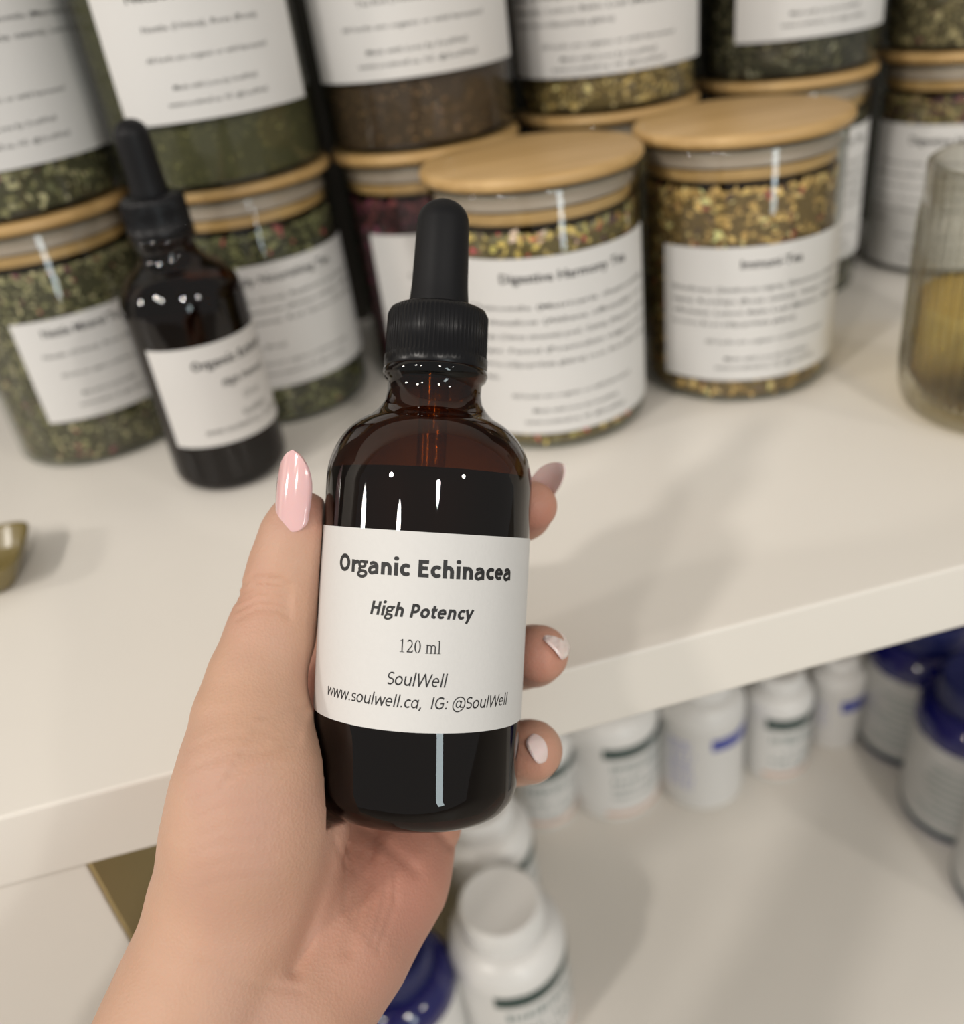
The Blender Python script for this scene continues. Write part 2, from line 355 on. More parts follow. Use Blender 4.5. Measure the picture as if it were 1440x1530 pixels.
# ------------------------------------------------------------------ amber dropper bottles
BR = 24.25
def make_bottle():
    root = empty('dropper_bottle')
    # heel, wall, shoulder, neck, transfer bead
    prof = [(0, 1.5), (13, 1.2), (17.0, 0.0)]
    for i in range(1, 9):
        t = math.pi/2*i/8; prof.append((17.0+(BR-17.0)*math.sin(t), 8.5*(1-math.cos(t))))
    prof += [(BR, 30), (BR, 60), (BR, 76.0)]
    for i in range(1, 13):
        t = math.pi/2*i/12*0.80; prof.append((BR-13.8*(1-math.cos(t)), 76.0+16.8*math.sin(t)))
    prof += [(13.0, 93.6), (11.6, 95.6), (11.1, 97.8), (11.1, 100.3), (12.0, 101.1), (12.5, 102.3), (12.3, 103.5), (11.0, 104.1), (10.8, 108.0), (9.0, 108.2)]
    V, Fc = lathe(prof, 96); mesh_obj('glass_body', V, Fc, M['amber'], root)
    lq = [(0, 2.9), (18.8, 2.6), (BR-0.6, 8.4), (BR-0.6, 74.0)]
    for i in range(1, 4):
        t = math.pi/2*i/12*0.80; lq.append((BR-0.65-13.6*(1-math.cos(t)), 74.0+16.2*math.sin(t)))
    lq += [(lq[-1][0]-1.5, lq[-1][1]-0.6), (0, lq[-1][1]-0.7)]
    V, Fc = lathe(lq, 72); mesh_obj('liquid', V, Fc, M['tincture'], root, sharp=50)
    # ribbed collar
    def ribs(r, z, t): return r*(1+0.016*max(0.0, math.cos(72*t))**0.7) if 106.6 < z < 117.2 and r > 11.5 else r
    cp = [(10.9, 103.7), (12.15, 103.7), (12.3, 104.1), (12.3, 106.3), (11.9, 106.7), (11.85, 112), (11.8, 116.4), (11.3, 117.7), (10.4, 118.2), (6.5, 118.3)]
    V, Fc = lathe(cp, 576, ribs); mesh_obj('screw_collar', V, Fc, M['cap_black'], root, sharp=45)
    bp = [(0, 117.5), (7.3, 117.6), (7.3, 118.4), (7.0, 120.5), (6.7, 124), (6.55, 129), (6.35, 135), (6.2, 138.9)]
    for i in range(1, 9):
        t = math.pi/2*i/8; bp.append((6.2*math.cos(t), 138.9+5.6*math.sin(t)))
    bp[-1] = (0, 144.5)
    V, Fc = lathe(bp, 64); mesh_obj('rubber_bulb', V, Fc, M['rubber'], root)
    tp = [(0, 12), (1.2, 12), (1.6, 16), (3.4, 22), (3.5, 108)]
    V, Fc = lathe(tp, 32); mesh_obj('pipette', V, Fc, M['tube'], root)
    SK = -0.012
    V, Fc = label_patch(BR, -87, 93, 23.1, 65.1, 0.16, SK, 72)
    lab = mesh_obj('label', V, Fc, M['paper'], root, sharp=40)
    L = []
    L.append(stroke_line('Organic Echinacea', 3.7, 42.7, 0.225, u=0.3, v=55.6, spacing=-0.035))
    L.append(stroke_line('High Potency', 2.95, 22.9, 0.21, shear=0.2, u=0.0, v=47.0, spacing=-0.03))
    L.append(serif_line(2.7, 8.7, 0.0, 39.7))
    L.append(stroke_line('SoulWell', 2.75, 12.8, 0.13, shear=0.2, u=-0.25, v=32.7, spacing=-0.03))
    L.append(stroke_line('www.soulwell.ca,  IG: @SoulWell', 2.55, 46.2, 0.13, shear=0.2, u=-0.1, v=28.1, spacing=-0.03))
    # follow the label's slight skew
    L = [(np.array([(u, v+SK*u, 0) for u, v, _ in V]), Fc) for V, Fc in L]
    V, Fc = wrap(L, BR+0.16, 3.0, 0.03)
    mesh_obj('lettering', V, Fc, M['ink'], lab, smooth=False)
    return root
held = make_bottle()
tag(held, 'amber glass dropper bottle with white label held upright in the hand', 'bottle', 'dropper bottles')
AX = np.array([0.0503, -0.998, 0.020]); AX /= np.linalg.norm(AX)        # bottle axis, camera space
AXC = cam_pt(638.5, 790, 211.5)                                            # a point on the axis
HB = AXC - 65.8*AX                                                       # foot of the bottle, camera space
zw = RW @ AX; back = RW @ np.array([0, 0, 1.0]); back -= zw*back.dot(zw); back /= np.linalg.norm(back)
xw = np.cross(back, zw); ow = cam2world(HB)
held.matrix_world = Matrix(((xw[0], back[0], zw[0], ow[0]*MM), (xw[1], back[1], zw[1], ow[1]*MM), (xw[2], back[2], zw[2], ow[2]*MM), (0, 0, 0, 1)))
stand = copy_tree(held)
stand.matrix_world = Matrix.Translation((-0.0478, 0.3665, 0.0001)) @ Matrix.Rotation(math.radians(43), 4, 'Z')
tag(stand, 'amber dropper bottle standing on the shelf before the jars', 'bottle', 'dropper bottles')

# ------------------------------------------------------------------ hand (camera-space distance field, then a mesh)
def build_hand():
    h = 0.62
    lo = np.array([-172.0, -22.0, 142.0]); hi = np.array([32.0, 292.0, 276.0])
    n = np.ceil((hi-lo)/h).astype(int)+1
    ax = [(lo[i]+h*np.arange(n[i])).astype(np.float32) for i in range(3)]
    D = np.full(tuple(n), 60.0, np.float32)
    def smin(a, b, k):
        t = np.clip(0.5+0.5*(b-a)/k, 0, 1); return b*(1-t)+a*t-k*t*(1-t)
    def region(pmin, pmax):
        s = []
        for i in range(3):
            a = max(0, int((pmin[i]-lo[i])/h)); b = min(n[i], int((pmax[i]-lo[i])/h)+2); s.append(slice(a, b))
        return tuple(s)
    def grid(s): return np.meshgrid(ax[0][s[0]], ax[1][s[1]], ax[2][s[2]], indexing='ij', sparse=True)
    def cone_into(T, p, q, ra, rb, k, pad=9.0):
        rm = max(ra, rb)+pad+k
        s = region(np.minimum(p, q)-rm, np.maximum(p, q)+rm); X, Y, Z = grid(s)
        d = q-p; L2 = float(d@d)+1e-9
        t = np.clip(((X-p[0])*d[0]+(Y-p[1])*d[1]+(Z-p[2])*d[2])/L2, 0, 1)
        f = np.sqrt((X-p[0]-t*d[0])**2+(Y-p[1]-t*d[1])**2+(Z-p[2]-t*d[2])**2)-(ra+(rb-ra)*t)
        T[s] = smin(T[s], f.astype(np.float32), k)
    def ell_into(T, c, ex, ey, ez, k):
        """ellipsoid with three (orthogonal) half-axis vectors"""
        c = np.asarray(c); rm = max(np.linalg.norm(e) for e in (ex, ey, ez))+9+k
        s = region(c-rm, c+rm); X, Y, Z = grid(s)
        k0 = 0; k1 = 0
        for e in (ex, ey, ez):
            l = np.linalg.norm(e); u = e/l; a = ((X-c[0])*u[0]+(Y-c[1])*u[1]+(Z-c[2])*u[2])
            k0 = k0+(a/l)**2; k1 = k1+(a/(l*l))**2
        k0 = np.sqrt(k0); f = k0*(k0-1)/np.maximum(np.sqrt(k1), 1e-6)
        T[s] = smin(T[s], f.astype(np.float32), k)
    def chain(T, pts, k):
        for (a, b) in zip(pts[:-1], pts[1:]):
            cone_into(T, cam_pt(*a[:3]), cam_pt(*b[:3]), a[3], b[3], k)
    K = 7.0
    # forearm, wrist, carpus
    chain(D, [(352, 1300, 205, 15), (338, 1400, 201, 17), (300, 1500, 197, 18), (262, 1600, 193, 18.5), (150, 1860, 186, 21), (60, 2080, 182, 23), (-110, 2500, 176, 26), (-300, 2950, 170, 28)], K)
    chain(D, [(545, 1330, 220, 13.5), (487, 1425, 211, 15.5), (440, 1510, 203, 16), (400, 1600, 198, 16.5), (300, 1860, 190, 20), (210, 2080, 186, 22), (60, 2500, 180, 25), (-100, 2950, 174, 27)], K)
    chain(D, [(440, 1330, 217, 15), (400, 1450, 208, 17), (350, 1560, 203, 18)], K)
    # metacarpals
    mcp = {'i': (498, 975, 246, 10.0), 'm': (545, 1032, 246, 9.6), 'r': (590, 1102, 245, 9.4), 'p': (634, 1178, 241, 9.0)}
    for a, key in (((400, 1350, 214, 14), 'i'), ((440, 1360, 219, 14), 'm'), ((485, 1370, 221, 13.5), 'r'), ((530, 1380, 220, 13), 'p')):
        chain(D, [a, mcp[key]], K)
    # hypothenar (little-finger side)
    chain(D, [(628, 1232, 234, 10.5), (585, 1310, 224, 12.8), (520, 1400, 213, 15.0)], K)
    # thenar and thumb
    chain(D, [(348, 1330, 200, 16.5), (372, 1240, 198, 17.2), (383, 1150, 199, 15.6), (376, 1068, 202.5, 12.4)], K)
    chain(D, [(405, 1300, 203, 15), (420, 1210, 205, 14), (412, 1140, 208, 11.5)], K)
    chain(D, [(375, 1068, 202.5, 12.0), (384, 1012, 205.5, 10.6), (404, 950, 208.5, 9.8), (420, 893, 210, 9.1), (431, 845, 210, 8.6), (443, 800, 209.5, 7.9), (451, 779, 209.5, 7.2)], 3.0)
    # web between thumb and index
    chain(D, [(425, 1130, 230, 9), (486, 1040, 248, 8)], 4.0)
    # fingers behind the bottle, tips coming round its right side
    fingers = {
        'i': [mcp['i'], (622, 838, 253, 8.9), (752, 785, 242, 7.6), (782, 766, 230, 6.8), (795, 756, 224, 6.3)],
        'm': [mcp['m'], (675, 912, 254, 8.8), (728, 876, 250, 7.9), (742, 858, 247, 7.4)],
        'r': [mcp['r'], (698, 1008, 247.5, 8.2), (780, 985, 241, 7.6), (797, 980, 229, 7.5), (806, 977, 222, 7.2)],
        'p': [mcp['p'], (712, 1140, 247.5, 8.0), (775, 1128, 241, 7.6), (790, 1123, 229, 7.6), (796, 1121, 222, 7.4)]}
    for key, pts in fingers.items():
        chain(D, pts, 2.2)
    # crease displacement on the camera-facing side: polylines in photo pixels, amplitude and width in mm
    I = np.nonzero(np.abs(D) < 2.5); dz = ax[2][I[2]]; px = CX+F_PX*ax[0][I[0]]/dz; py = CY+F_PX*ax[1][I[1]]/dz
    add = np.zeros(len(px), np.float32)
    def crease(pts, amp, sig, zmax=236):
        nonlocal add
        best = np.full(len(px), 1e9, np.float32)
        for (a, b) in zip(pts[:-1], pts[1:]):
            dx, dy = b[0]-a[0], b[1]-a[1]; L2 = dx*dx+dy*dy
            t = np.clip(((px-a[0])*dx+(py-a[1])*dy)/L2, 0, 1)
            best = np.minimum(best, (px-a[0]-t*dx)**2+(py-a[1]-t*dy)**2)
        add = add+np.where(dz < zmax, amp*np.exp(-best/(sig*sig)), 0)
    crease([(472, 1082), (486, 1130), (496, 1190), (499, 1240), (490, 1300), (466, 1370), (440, 1450)], 1.0, 13)
    crease([(520, 1215), (575, 1262), (620, 1300)], 0.5, 10)
    crease([(640, 1222), (672, 1262)], 0.8, 8)
    crease([(560, 1240), (545, 1330), (520, 1420)], 0.5, 12)
    for yy, dd in ((862, 0.22), (874, 0.30), (884, 0.25), (896, 0.28), (908, 0.2)):
        crease([(355, yy+16), (385, yy+1), (418, yy+4), (432, yy+14)], dd*2.4, 4.2)
    for k in range(7):
        crease([(330+10*k, 1175-17*k), (385+10*k, 1128-12*k), (446+2*k, 1108-9*k)], 0.38, 4.2)
    for k in range(6):
        crease([(500+18*k, 1255+8*k), (520+14*k, 1300+10*k), (515+10*k, 1360+12*k)], 0.32, 4.5)
    
    for k in range(9):
        crease([(282+6*(k%3), 1120+26*k), (330+8*(k%2), 1100+27*k), (400+10*(k%3), 1092+27*k)], 0.14, 4.0)
    crease([(300, 1440), (380, 1470), (450, 1480)], 0.25, 5)
    D[I] += add
    # flesh gives way to the bottle
    e0, e1 = HB-2*AX, HB+84*AX; sl = region(np.minimum(e0, e1)-28, np.maximum(e0, e1)+28); X, Y, Z = grid(sl)
    vx, vy, vz = X-HB[0], Y-HB[1], Z-HB[2]
    s = vx*AX[0]+vy*AX[1]+vz*AX[2]
    rr = np.sqrt(np.maximum((vx-s*AX[0])**2+(vy-s*AX[1])**2+(vz-s*AX[2])**2, 1e-9))
    cyl = np.maximum(rr-(BR+0.45), np.abs(s-40)-40.6)
    D[sl] = np.maximum(D[sl], -cyl.astype(np.float32))
    # and stops short of the shelf's front edge
    sl = region(np.array([-60.0, -10.0, 222.0]), np.array([32.0, 110.0, 276.0])); X, Y, Z = grid(sl)
    wy = RW[1, 0]*X+RW[1, 1]*Y+RW[1, 2]*Z; wz = CAM[2]+RW[2, 0]*X+RW[2, 1]*Y+RW[2, 2]*Z
    edge = np.maximum(np.maximum((YF-1.0)-wy, wz-1.0), -27.5-wz)
    D[sl] = np.maximum(D[sl], -edge.astype(np.float32))
    # ---- surface nets
    neg = D < 0
    c = np.zeros(tuple(n-1), np.int8)
    for i in (0, 1):
        for j in (0, 1):
            for k in (0, 1): c += neg[i:n[0]-1+i, j:n[1]-1+j, k:n[2]-1+k]
    act = (c > 0) & (c < 8); ids = np.full(c.shape, -1, np.int32); A = np.nonzero(act); m = len(A[0]); ids[A] = np.arange(m)
    acc = np.zeros((m, 3)); cnt = np.zeros(m)
    corners = [(i, j, k) for i in (0, 1) for j in (0, 1) for k in (0, 1)]
    val = {q: D[A[0]+q[0], A[1]+q[1], A[2]+q[2]].astype(np.float64) for q in corners}
    for a in corners:
        for axis in range(3):
            if a[axis] == 0:
                b = list(a); b[axis] = 1; b = tuple(b); va, vb = val[a], val[b]; x = (va < 0) != (vb < 0)
                t = np.where(x, va/np.where(x, va-vb, 1), 0); p = np.array(a, float)[None, :].repeat(m, 0); p[:, axis] += t
                acc[x] += p[x]; cnt[x] += 1
    P = (acc/cnt[:, None]+np.stack(A, 1))*h+lo
    quads = []
    for axis in range(3):
        o1, o2 = [(1, 2), (2, 0), (0, 1)][axis]
        sl0 = [slice(None)]*3; sl1 = [slice(None)]*3; sl0[axis] = slice(0, -1); sl1[axis] = slice(1, None)
        e0, e1 = neg[tuple(sl0)], neg[tuple(sl1)]
        for flip, mask in ((False, e0 & ~e1), (True, ~e0 & e1)):
            E = np.array(np.nonzero(mask))
            ok = (E[o1] > 0) & (E[o2] > 0) & (E[o1] < n[o1]-1) & (E[o2] < n[o2]-1); E = E[:, ok]
            def cell(d1, d2):
                q = E.copy(); q[o1] -= d1; q[o2] -= d2; return ids[q[0], q[1], q[2]]
            Q = np.stack([cell(1, 1), cell(0, 1), cell(0, 0), cell(1, 0)], 1)
            if flip: Q = Q[:, ::-1]
            quads.append(Q)
    Q = np.concatenate(quads); Q = Q[(Q >= 0).all(1)]
    # light relaxation keeps the net smooth
    for it in range(2):
        S = np.zeros_like(P); N = np.zeros(m)
        for a, b in ((0, 1), (1, 2), (2, 3), (3, 0)):
            np.add.at(S, Q[:, a], P[Q[:, b]]); np.add.at(N, Q[:, a], 1)
        P = P+0.28*(S/np.maximum(N, 1)[:, None]-P)
    return P, Q
def skin_material():
    m, nt, out = new_mat('skin'); p = nt.nodes.new('ShaderNodeBsdfPrincipled'); nt.links.new(p.outputs[0], out.inputs[0])
    tc = nt.nodes.new('ShaderNodeTexCoord')
    nz = nt.nodes.new('ShaderNodeTexNoise'); nz.inputs['Scale'].default_value = 55; nz.inputs['Detail'].default_value = 4
    nt.links.new(tc.outputs['Object'], nz.inputs['Vector'])
    at = nt.nodes.new('ShaderNodeAttribute'); at.attribute_name = 'flush'
    base = nt.nodes.new('ShaderNodeMix'); base.data_type = 'RGBA'
    base.inputs['A'].default_value = (0.50, 0.30, 0.20, 1); base.inputs['B'].default_value = (0.57, 0.355, 0.255, 1)
    nt.links.new(nz.outputs['Fac'], base.inputs['Factor'])
    fl = nt.nodes.new('ShaderNodeMix'); fl.data_type = 'RGBA'; fl.inputs['B'].default_value = (0.50, 0.20, 0.145, 1)
    nm = nt.nodes.new('ShaderNodeTexNoise'); nm.inputs['Scale'].default_value = 38; nm.inputs['Detail'].default_value = 2; nt.links.new(tc.outputs['Object'], nm.inputs['Vector'])
    rm = nt.nodes.new('ShaderNodeMapRange'); rm.inputs['From Min'].default_value = 0.42; rm.inputs['From Max'].default_value = 0.72; rm.inputs['To Max'].default_value = 0.55
    nt.links.new(nm.outputs['Fac'], rm.inputs['Value'])
    mv = nt.nodes.new('ShaderNodeMix'); mv.data_type = 'RGBA'; mv.inputs['B'].default_value = (0.45, 0.265, 0.215, 1)
    nt.links.new(rm.outputs['Result'], mv.inputs['Factor']); nt.links.new(base.outputs['Result'], mv.inputs['A'])
    nt.links.new(at.outputs['Fac'], fl.inputs['Factor']); nt.links.new(mv.outputs['Result'], fl.inputs['A'])
    nt.links.new(fl.outputs['Result'], p.inputs['Base Color'])
    p.inputs['Roughness'].default_value = 0.52; p.inputs['Specular IOR Level'].default_value = 0.35
    p.inputs['Subsurface Weight'].default_value = 0.25; p.inputs['Subsurface Radius'].default_value = (1.0, 0.35, 0.2); p.inputs['Subsurface Scale'].default_value = 0.003
    vo = nt.nodes.new('ShaderNodeTexVoronoi'); vo.inputs['Scale'].default_value = 1400; nt.links.new(tc.outputs['Object'], vo.inputs['Vector'])
    mp = nt.nodes.new('ShaderNodeMapping'); mp.inputs['Scale'].default_value = (500, 900, 260); mp.inputs['Rotation'].default_value = (0.4, 0.5, 0.6)
    n2 = nt.nodes.new('ShaderNodeTexNoise'); n2.inputs['Scale'].default_value = 1; n2.inputs['Detail'].default_value = 3
    nt.links.new(tc.outputs['Object'], mp.inputs['Vector']); nt.links.new(mp.outputs[0], n2.inputs['Vector'])
    ad = nt.nodes.new('ShaderNodeMath'); ad.operation = 'ADD'; nt.links.new(vo.outputs['Distance'], ad.inputs[0]); nt.links.new(n2.outputs['Fac'], ad.inputs[1])
    bp = nt.nodes.new('ShaderNodeBump'); bp.inputs['Strength'].default_value = 0.22; bp.inputs['Distance'].default_value = 0.0003
    nt.links.new(ad.outputs[0], bp.inputs['Height']); nt.links.new(bp.outputs[0], p.inputs['Normal'])
    return m
M['skin'] = skin_material()
P, Q = build_hand()
W = cam2world(P)
org = W.mean(0)
hand = mesh_obj('person', W-org, [tuple(int(i) for i in q) for q in Q], M['skin'], loc=org)
tag(hand, 'left hand and wrist with pale pink almond nails gripping the amber bottle', 'person')
# blood-flushed skin at fingertips, web and palm hollow (a colour of the skin itself)
fa = hand.data.attributes.new('flush', 'FLOAT', 'POINT')
spots = [((806, 985, 218), 9, 0.75), ((792, 1130, 218), 8, 0.6), ((800, 770, 222), 9, 0.85), ((470, 1010, 225), 14, 0.9), ((470, 1080, 225), 12, 0.7),
         ((600, 1290, 215), 26, 0.75), ((520, 1330, 205), 24, 0.5), ((470, 760, 205), 7, 0.5), ((520, 1230, 215), 18, 0.55), ((560, 1410, 200), 20, 0.45), ((430, 1230, 192), 16, 0.22), ((380, 900, 202), 9, 0.2)]
fl = np.zeros(len(P))
for (q, r, a) in spots:
    fl = np.maximum(fl, a*np.exp(-((P-cam_pt(*q))**2).sum(1)/(r*r)))
fa.data.foreach_set('value', fl.astype(np.float32))

# nails
def nail_material(name, c):
    return principled(name, c, 0.10, noise=0.02, nscale=120, Coat_Weight=1.0, Coat_Roughness=0.03, Subsurface_Weight=0.15, Subsurface_Scale=0.002)
M['nail_pink'] = nail_material('pink_gel_polish', (0.74, 0.46, 0.46))
M['nail_pale'] = nail_material('milky_pink_polish', (0.86, 0.68, 0.65))
def nail(base, tip, normal, width, tipw, mat, rc=None, arch=0.9, th=0.7, base_round=0.22):
    """curved almond nail plate between two camera-space points; normal points away from the finger"""
    base = np.asarray(base); tip = np.asarray(tip); L = np.linalg.norm(tip-base); u = (tip-base)/L
    nrm = np.asarray(normal, float); nrm -= u*nrm.dot(u); nrm /= np.linalg.norm(nrm); wv = np.cross(u, nrm)
    rc = rc or width*0.62
    nu, nv = 26, 14; V = []; Fc = []
    for side in (0, 1):
        for i in range(nu+1):
            t = i/nu
            # half width: round cuticle, near parallel walls, almond tip
            if t < base_round: hw = 0.5*width*math.sqrt(max(1e-4, 1-((base_round-t)/base_round)**2))*0.93+0.02
            elif t < 0.5: hw = 0.5*width*(0.93+0.07*math.sin((t-base_round)/(0.5-base_round)*math.pi/2))
            else:
                q = (t-0.5)/0.5; hw = 0.5*width*((1-q**2.2)*(1-tipw)+tipw*math.sqrt(max(0, 1-q**6)))+0.02
            for j in range(nv+1):
                x = hw*(2*j/nv-1); ang = x/rc
                hgt = rc*(math.cos(ang)-1)+arch*math.sin(math.pi*min(1, t*0.9+0.05))-th*side
                V.append(base+u*(t*L)+wv*(rc*math.sin(ang))+nrm*hgt)
    w1 = nv+1; o = (nu+1)*w1
    for i in range(nu):
        for j in range(nv):
            a = i*w1+j; Fc.append((a, a+1, a+w1+1, a+w1)); Fc.append((o+a, o+a+w1, o+a+w1+1, o+a+1))
    for i in range(nu):
        a = i*w1; Fc.append((a, a+w1, o+a+w1, o+a)); a = i*w1+nv; Fc.append((a, o+a, o+a+w1, a+w1))
    for j in range(nv):
        Fc.append((j, o+j, o+j+1, j+1)); a = nu*w1+j; Fc.append((a, a+1, o+a+1, o+a))
    Wv = cam2world(np.array(V))-org
    return mesh_obj('fingernail', Wv, Fc, mat, hand, sharp=60)
nails = [
    nail(cam_pt(427, 797, 201.6), cam_pt(437, 672, 201), (-0.42, 0, -0.91), 10.6, 0.26, M['nail_pink'], arch=0.6),
    nail(cam_pt(789, 757, 232), cam_pt(843, 694, 222), (-0.10, 0.50, 0.86), 9.0, 0.25, M['nail_pale']),
    nail(cam_pt(843, 950, 224), cam_pt(829, 967, 213.5), (0.70, -0.68, -0.20), 8.6, 0.6, M['nail_pale'], arch=0.5),
    nail(cam_pt(826, 1101, 219.5), cam_pt(796, 1127, 212.0), (0.52, -0.42, -0.74), 8.0, 0.5, M['nail_pale'], arch=0.5)]

# ------------------------------------------------------------------ herb jars
JR, JH, LR = 42.0, 110.7, 44.4
def rnd_palette(rng, pal):
    t = rng.random()*sum(p[0] for p in pal)
    for p in pal:
        t -= p[0]
        if t <= 0: break
    k = 0.85+0.6*rng.random()
    return tuple(min(1, 1.75*c*k) for c in p[1])
PAL = {
    'nettle_rose': [(6, (.16, .15, .07)), (5, (.25, .23, .13)), (2, (.08, .08, .04)), (.35, (.20, .035, .045)), (.6, (.12, .03, .05)), (2, (.33, .29, .17))],
    'green':       [(6, (.10, .10, .045)), (5, (.17, .17, .075)), (3, (.06, .06, .03)), (0.6, (.26, .05, .05)), (1, (.26, .25, .14))],
    'powder':      [(6, (.15, .145, .05)), (5, (.19, .18, .07)), (2, (.10, .10, .04))],
    'brown':       [(6, (.13, .075, .03)), (4, (.09, .05, .025)), (3, (.20, .125, .06)), (1, (.06, .03, .02))],
    'hibiscus':    [(6, (.07, .018, .022)), (4, (.11, .03, .03)), (2, (.16, .025, .07)), (2, (.04, .012, .012))],
    'harmony':     [(5, (.36, .27, .09)), (3, (.48, .36, .10)), (4, (.14, .12, .06)), (2, (.36, .05, .06)), (2, (.07, .035, .04)), (2, (.27, .25, .12)), (1, (.55, .35, .28))],
    'immune':      [(7, (.42, .28, .10)), (4, (.30, .19, .065)), (3, (.55, .40, .18)), (2, (.07, .045, .03)), (1, (.22, .06, .04))],
    'golden':      [(6, (.34, .24, .08)), (4, (.24, .18, .07)), (2, (.10, .08, .05)), (3, (.44, .34, .15))],
    'darkgreen':   [(6, (.085, .08, .045)), (4, (.13, .12, .07)), (3, (.05, .045, .03)), (2, (.20, .19, .13))],
    'tan':         [(5, (.24, .20, .10)), (4, (.32, .27, .15)), (3, (.12, .10, .05)), (1, (.16, .06, .06))],
    'berry':       [(5, (.28, .22, .09)), (4, (.10, .025, .035)), (3, (.16, .13, .06)), (2, (.05, .02, .03)), (1, (.42, .30, .10))],
}
def herbs_mesh(root, r, z1, pal, seed, size, count):
    rng = random.Random(seed); V = []; Fc = []; C = []
    cv, cf = lathe([(0, 2.6), (r-1.0, 2.6), (r-0.6, 6), (r-0.6, z1-1.5), (0, z1-2)], 48)
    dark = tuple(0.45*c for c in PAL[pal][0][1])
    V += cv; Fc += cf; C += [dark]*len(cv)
    for i in range(count):
        th = rng.uniform(math.radians(-215), math.radians(35)); z = rng.uniform(3.5, z1-1.0); rr = r-rng.uniform(0.0, 0.8)
        if rng.random() < 0.08: z = z1-rng.uniform(0, 2.5)
        l = size*rng.uniform(0.5, 1.5); wd = l*rng.uniform(0.25, 0.7); a = rng.uniform(0, math.pi)
        e1 = (-math.sin(th), math.cos(th), 0); e2 = (0, 0, 1); e3 = (math.cos(th), math.sin(th), 0)
        c, s = math.cos(a), math.sin(a); tl = rng.uniform(-0.5, 0.5)
        o = (rr*e3[0], rr*e3[1], z); k = len(V); cc = rnd_palette(rng, PAL[pal])
        for (x, y) in ((-l/2, 0), (-l*.1, -wd/2), (l/2, rng.uniform(-.2, .2)*wd), (l*.1, wd/2)):
            X, Y = c*x-s*y, s*x+c*y; dz = tl*(x*0.5)-0.3
            dz = min(dz, 0.15)
            V.append(tuple(o[q]+e1[q]*X+e2[q]*Y+e3[q]*dz for q in range(3))); C.append(cc)
        zz = [V[k+j][2] for j in range(4)]
        Fc.append((k, k+1, k+2, k+3))
    o = mesh_obj('dried_herbs', V, Fc, M['herbs'], root, smooth=False); o['kind'] = 'stuff'
    ca = o.data.color_attributes.new('Col', 'FLOAT_COLOR', 'POINT')
    ca.data.foreach_set('color', [x for c in C for x in (*c, 1.0)])
    return o
HERB = 'All herbs are organic or wild harvested'; LOVE = 'Made with Love by SoulWell'; WEB = 'www.soulwell.ca, IG: @SoulWell'
TXT = {
 'harmony': [('t', 'Digestive Harmony Tea'), ('j', 'Chamomile (Matricaria chamomilla),'), ('j', 'Marshmallow (Althaea officinalis) root,'), ('j', 'Orange (Citrus sinensis) peel, Catnip (Nepeta cataria),'), ('j', 'Ginger, Fennel (Foeniculum vulgare) seed,'), ('j', 'Licorice (Glycyrrhiza glabra) root, Rose (Rosa spp)'), ('l', 'petals.'), ('s', HERB), ('s', LOVE), ('s', WEB)],
 'immune': [('t', 'Immuni-Tea'), ('j', 'Elderflower (Sambucus nigra), Elderberry (Sambucus'), ('j', 'nigra), Rosehips (Rosa canina), Ginger (Zingiber'), ('j', 'officinale), Lemon Balm Leaf (Melissa officinalis),'), ('l', 'Licorice Root (Glycyrrhiza glabra)'), ('s', HERB), ('s', LOVE), ('s', WEB)],
 'nettle': [('t', 'Nettle Mineral Tonic'), ('c', 'Nettle (Urtica), Rose (Rosa)'), ('s', HERB), ('s', LOVE), ('s', WEB)],
 'calm': [('t', 'Tranquil Calm'), ('j', 'Lavender (Lavandula), Chamomile (Matricaria'), ('j', 'chamomilla), Catnip (Nepeta cataria), Lemon'), ('l', 'Balm (Melissa officinalis)'), ('s', HERB), ('s', LOVE), ('s', WEB)],
 'clover': [('t', 'Nourish Tea'), ('c', 'Tea Red (Trifolium pratense)'), ('s', HERB), ('s', LOVE), ('s', WEB)],
 'vital': [('t', 'Daily Nourishing Tea'), ('j', 'Nettle (Urtica dioica), Raspberry Leaf (Rubus'), ('j', 'idaeus), Oatstraw (Avena sativa), Alfalfa'), ('j', '(Medicago sativa), Red Clover (Trifolium'), ('l', 'pratense), Rose (Rosa)'), ('s', HERB), ('s', WEB)],
}
def label_lines(lines, wid, z0, z1, rows):
    out = []; H = z1-z0
    for (kind, txt), v in zip(lines, rows):
        zz = z1-H*v
        if kind == 't': out.append(line_flat(txt, 3.4, min(wid*0.62, len(txt)*2.55), bold=0.022, v=zz, res=2))
        elif kind == 'j': out.append(line_flat(txt, 1.9, wid*0.90, bold=0.01, v=zz, res=1))
        elif kind == 'l': out.append(line_flat(txt, 1.9, min(wid*0.7, len(txt)*1.55), bold=0.01, align='L', u=-wid*0.45, v=zz, res=1))
        elif kind == 'c': out.append(line_flat(txt, 1.9, min(wid*0.8, len(txt)*1.6), bold=0.01, v=zz, res=1))
        else: out.append(line_flat(txt, 1.75, wid*(0.58 if txt == HERB else 0.40 if txt == LOVE else 0.48), bold=0.01, shear=0.2, v=zz, res=1))
    return out
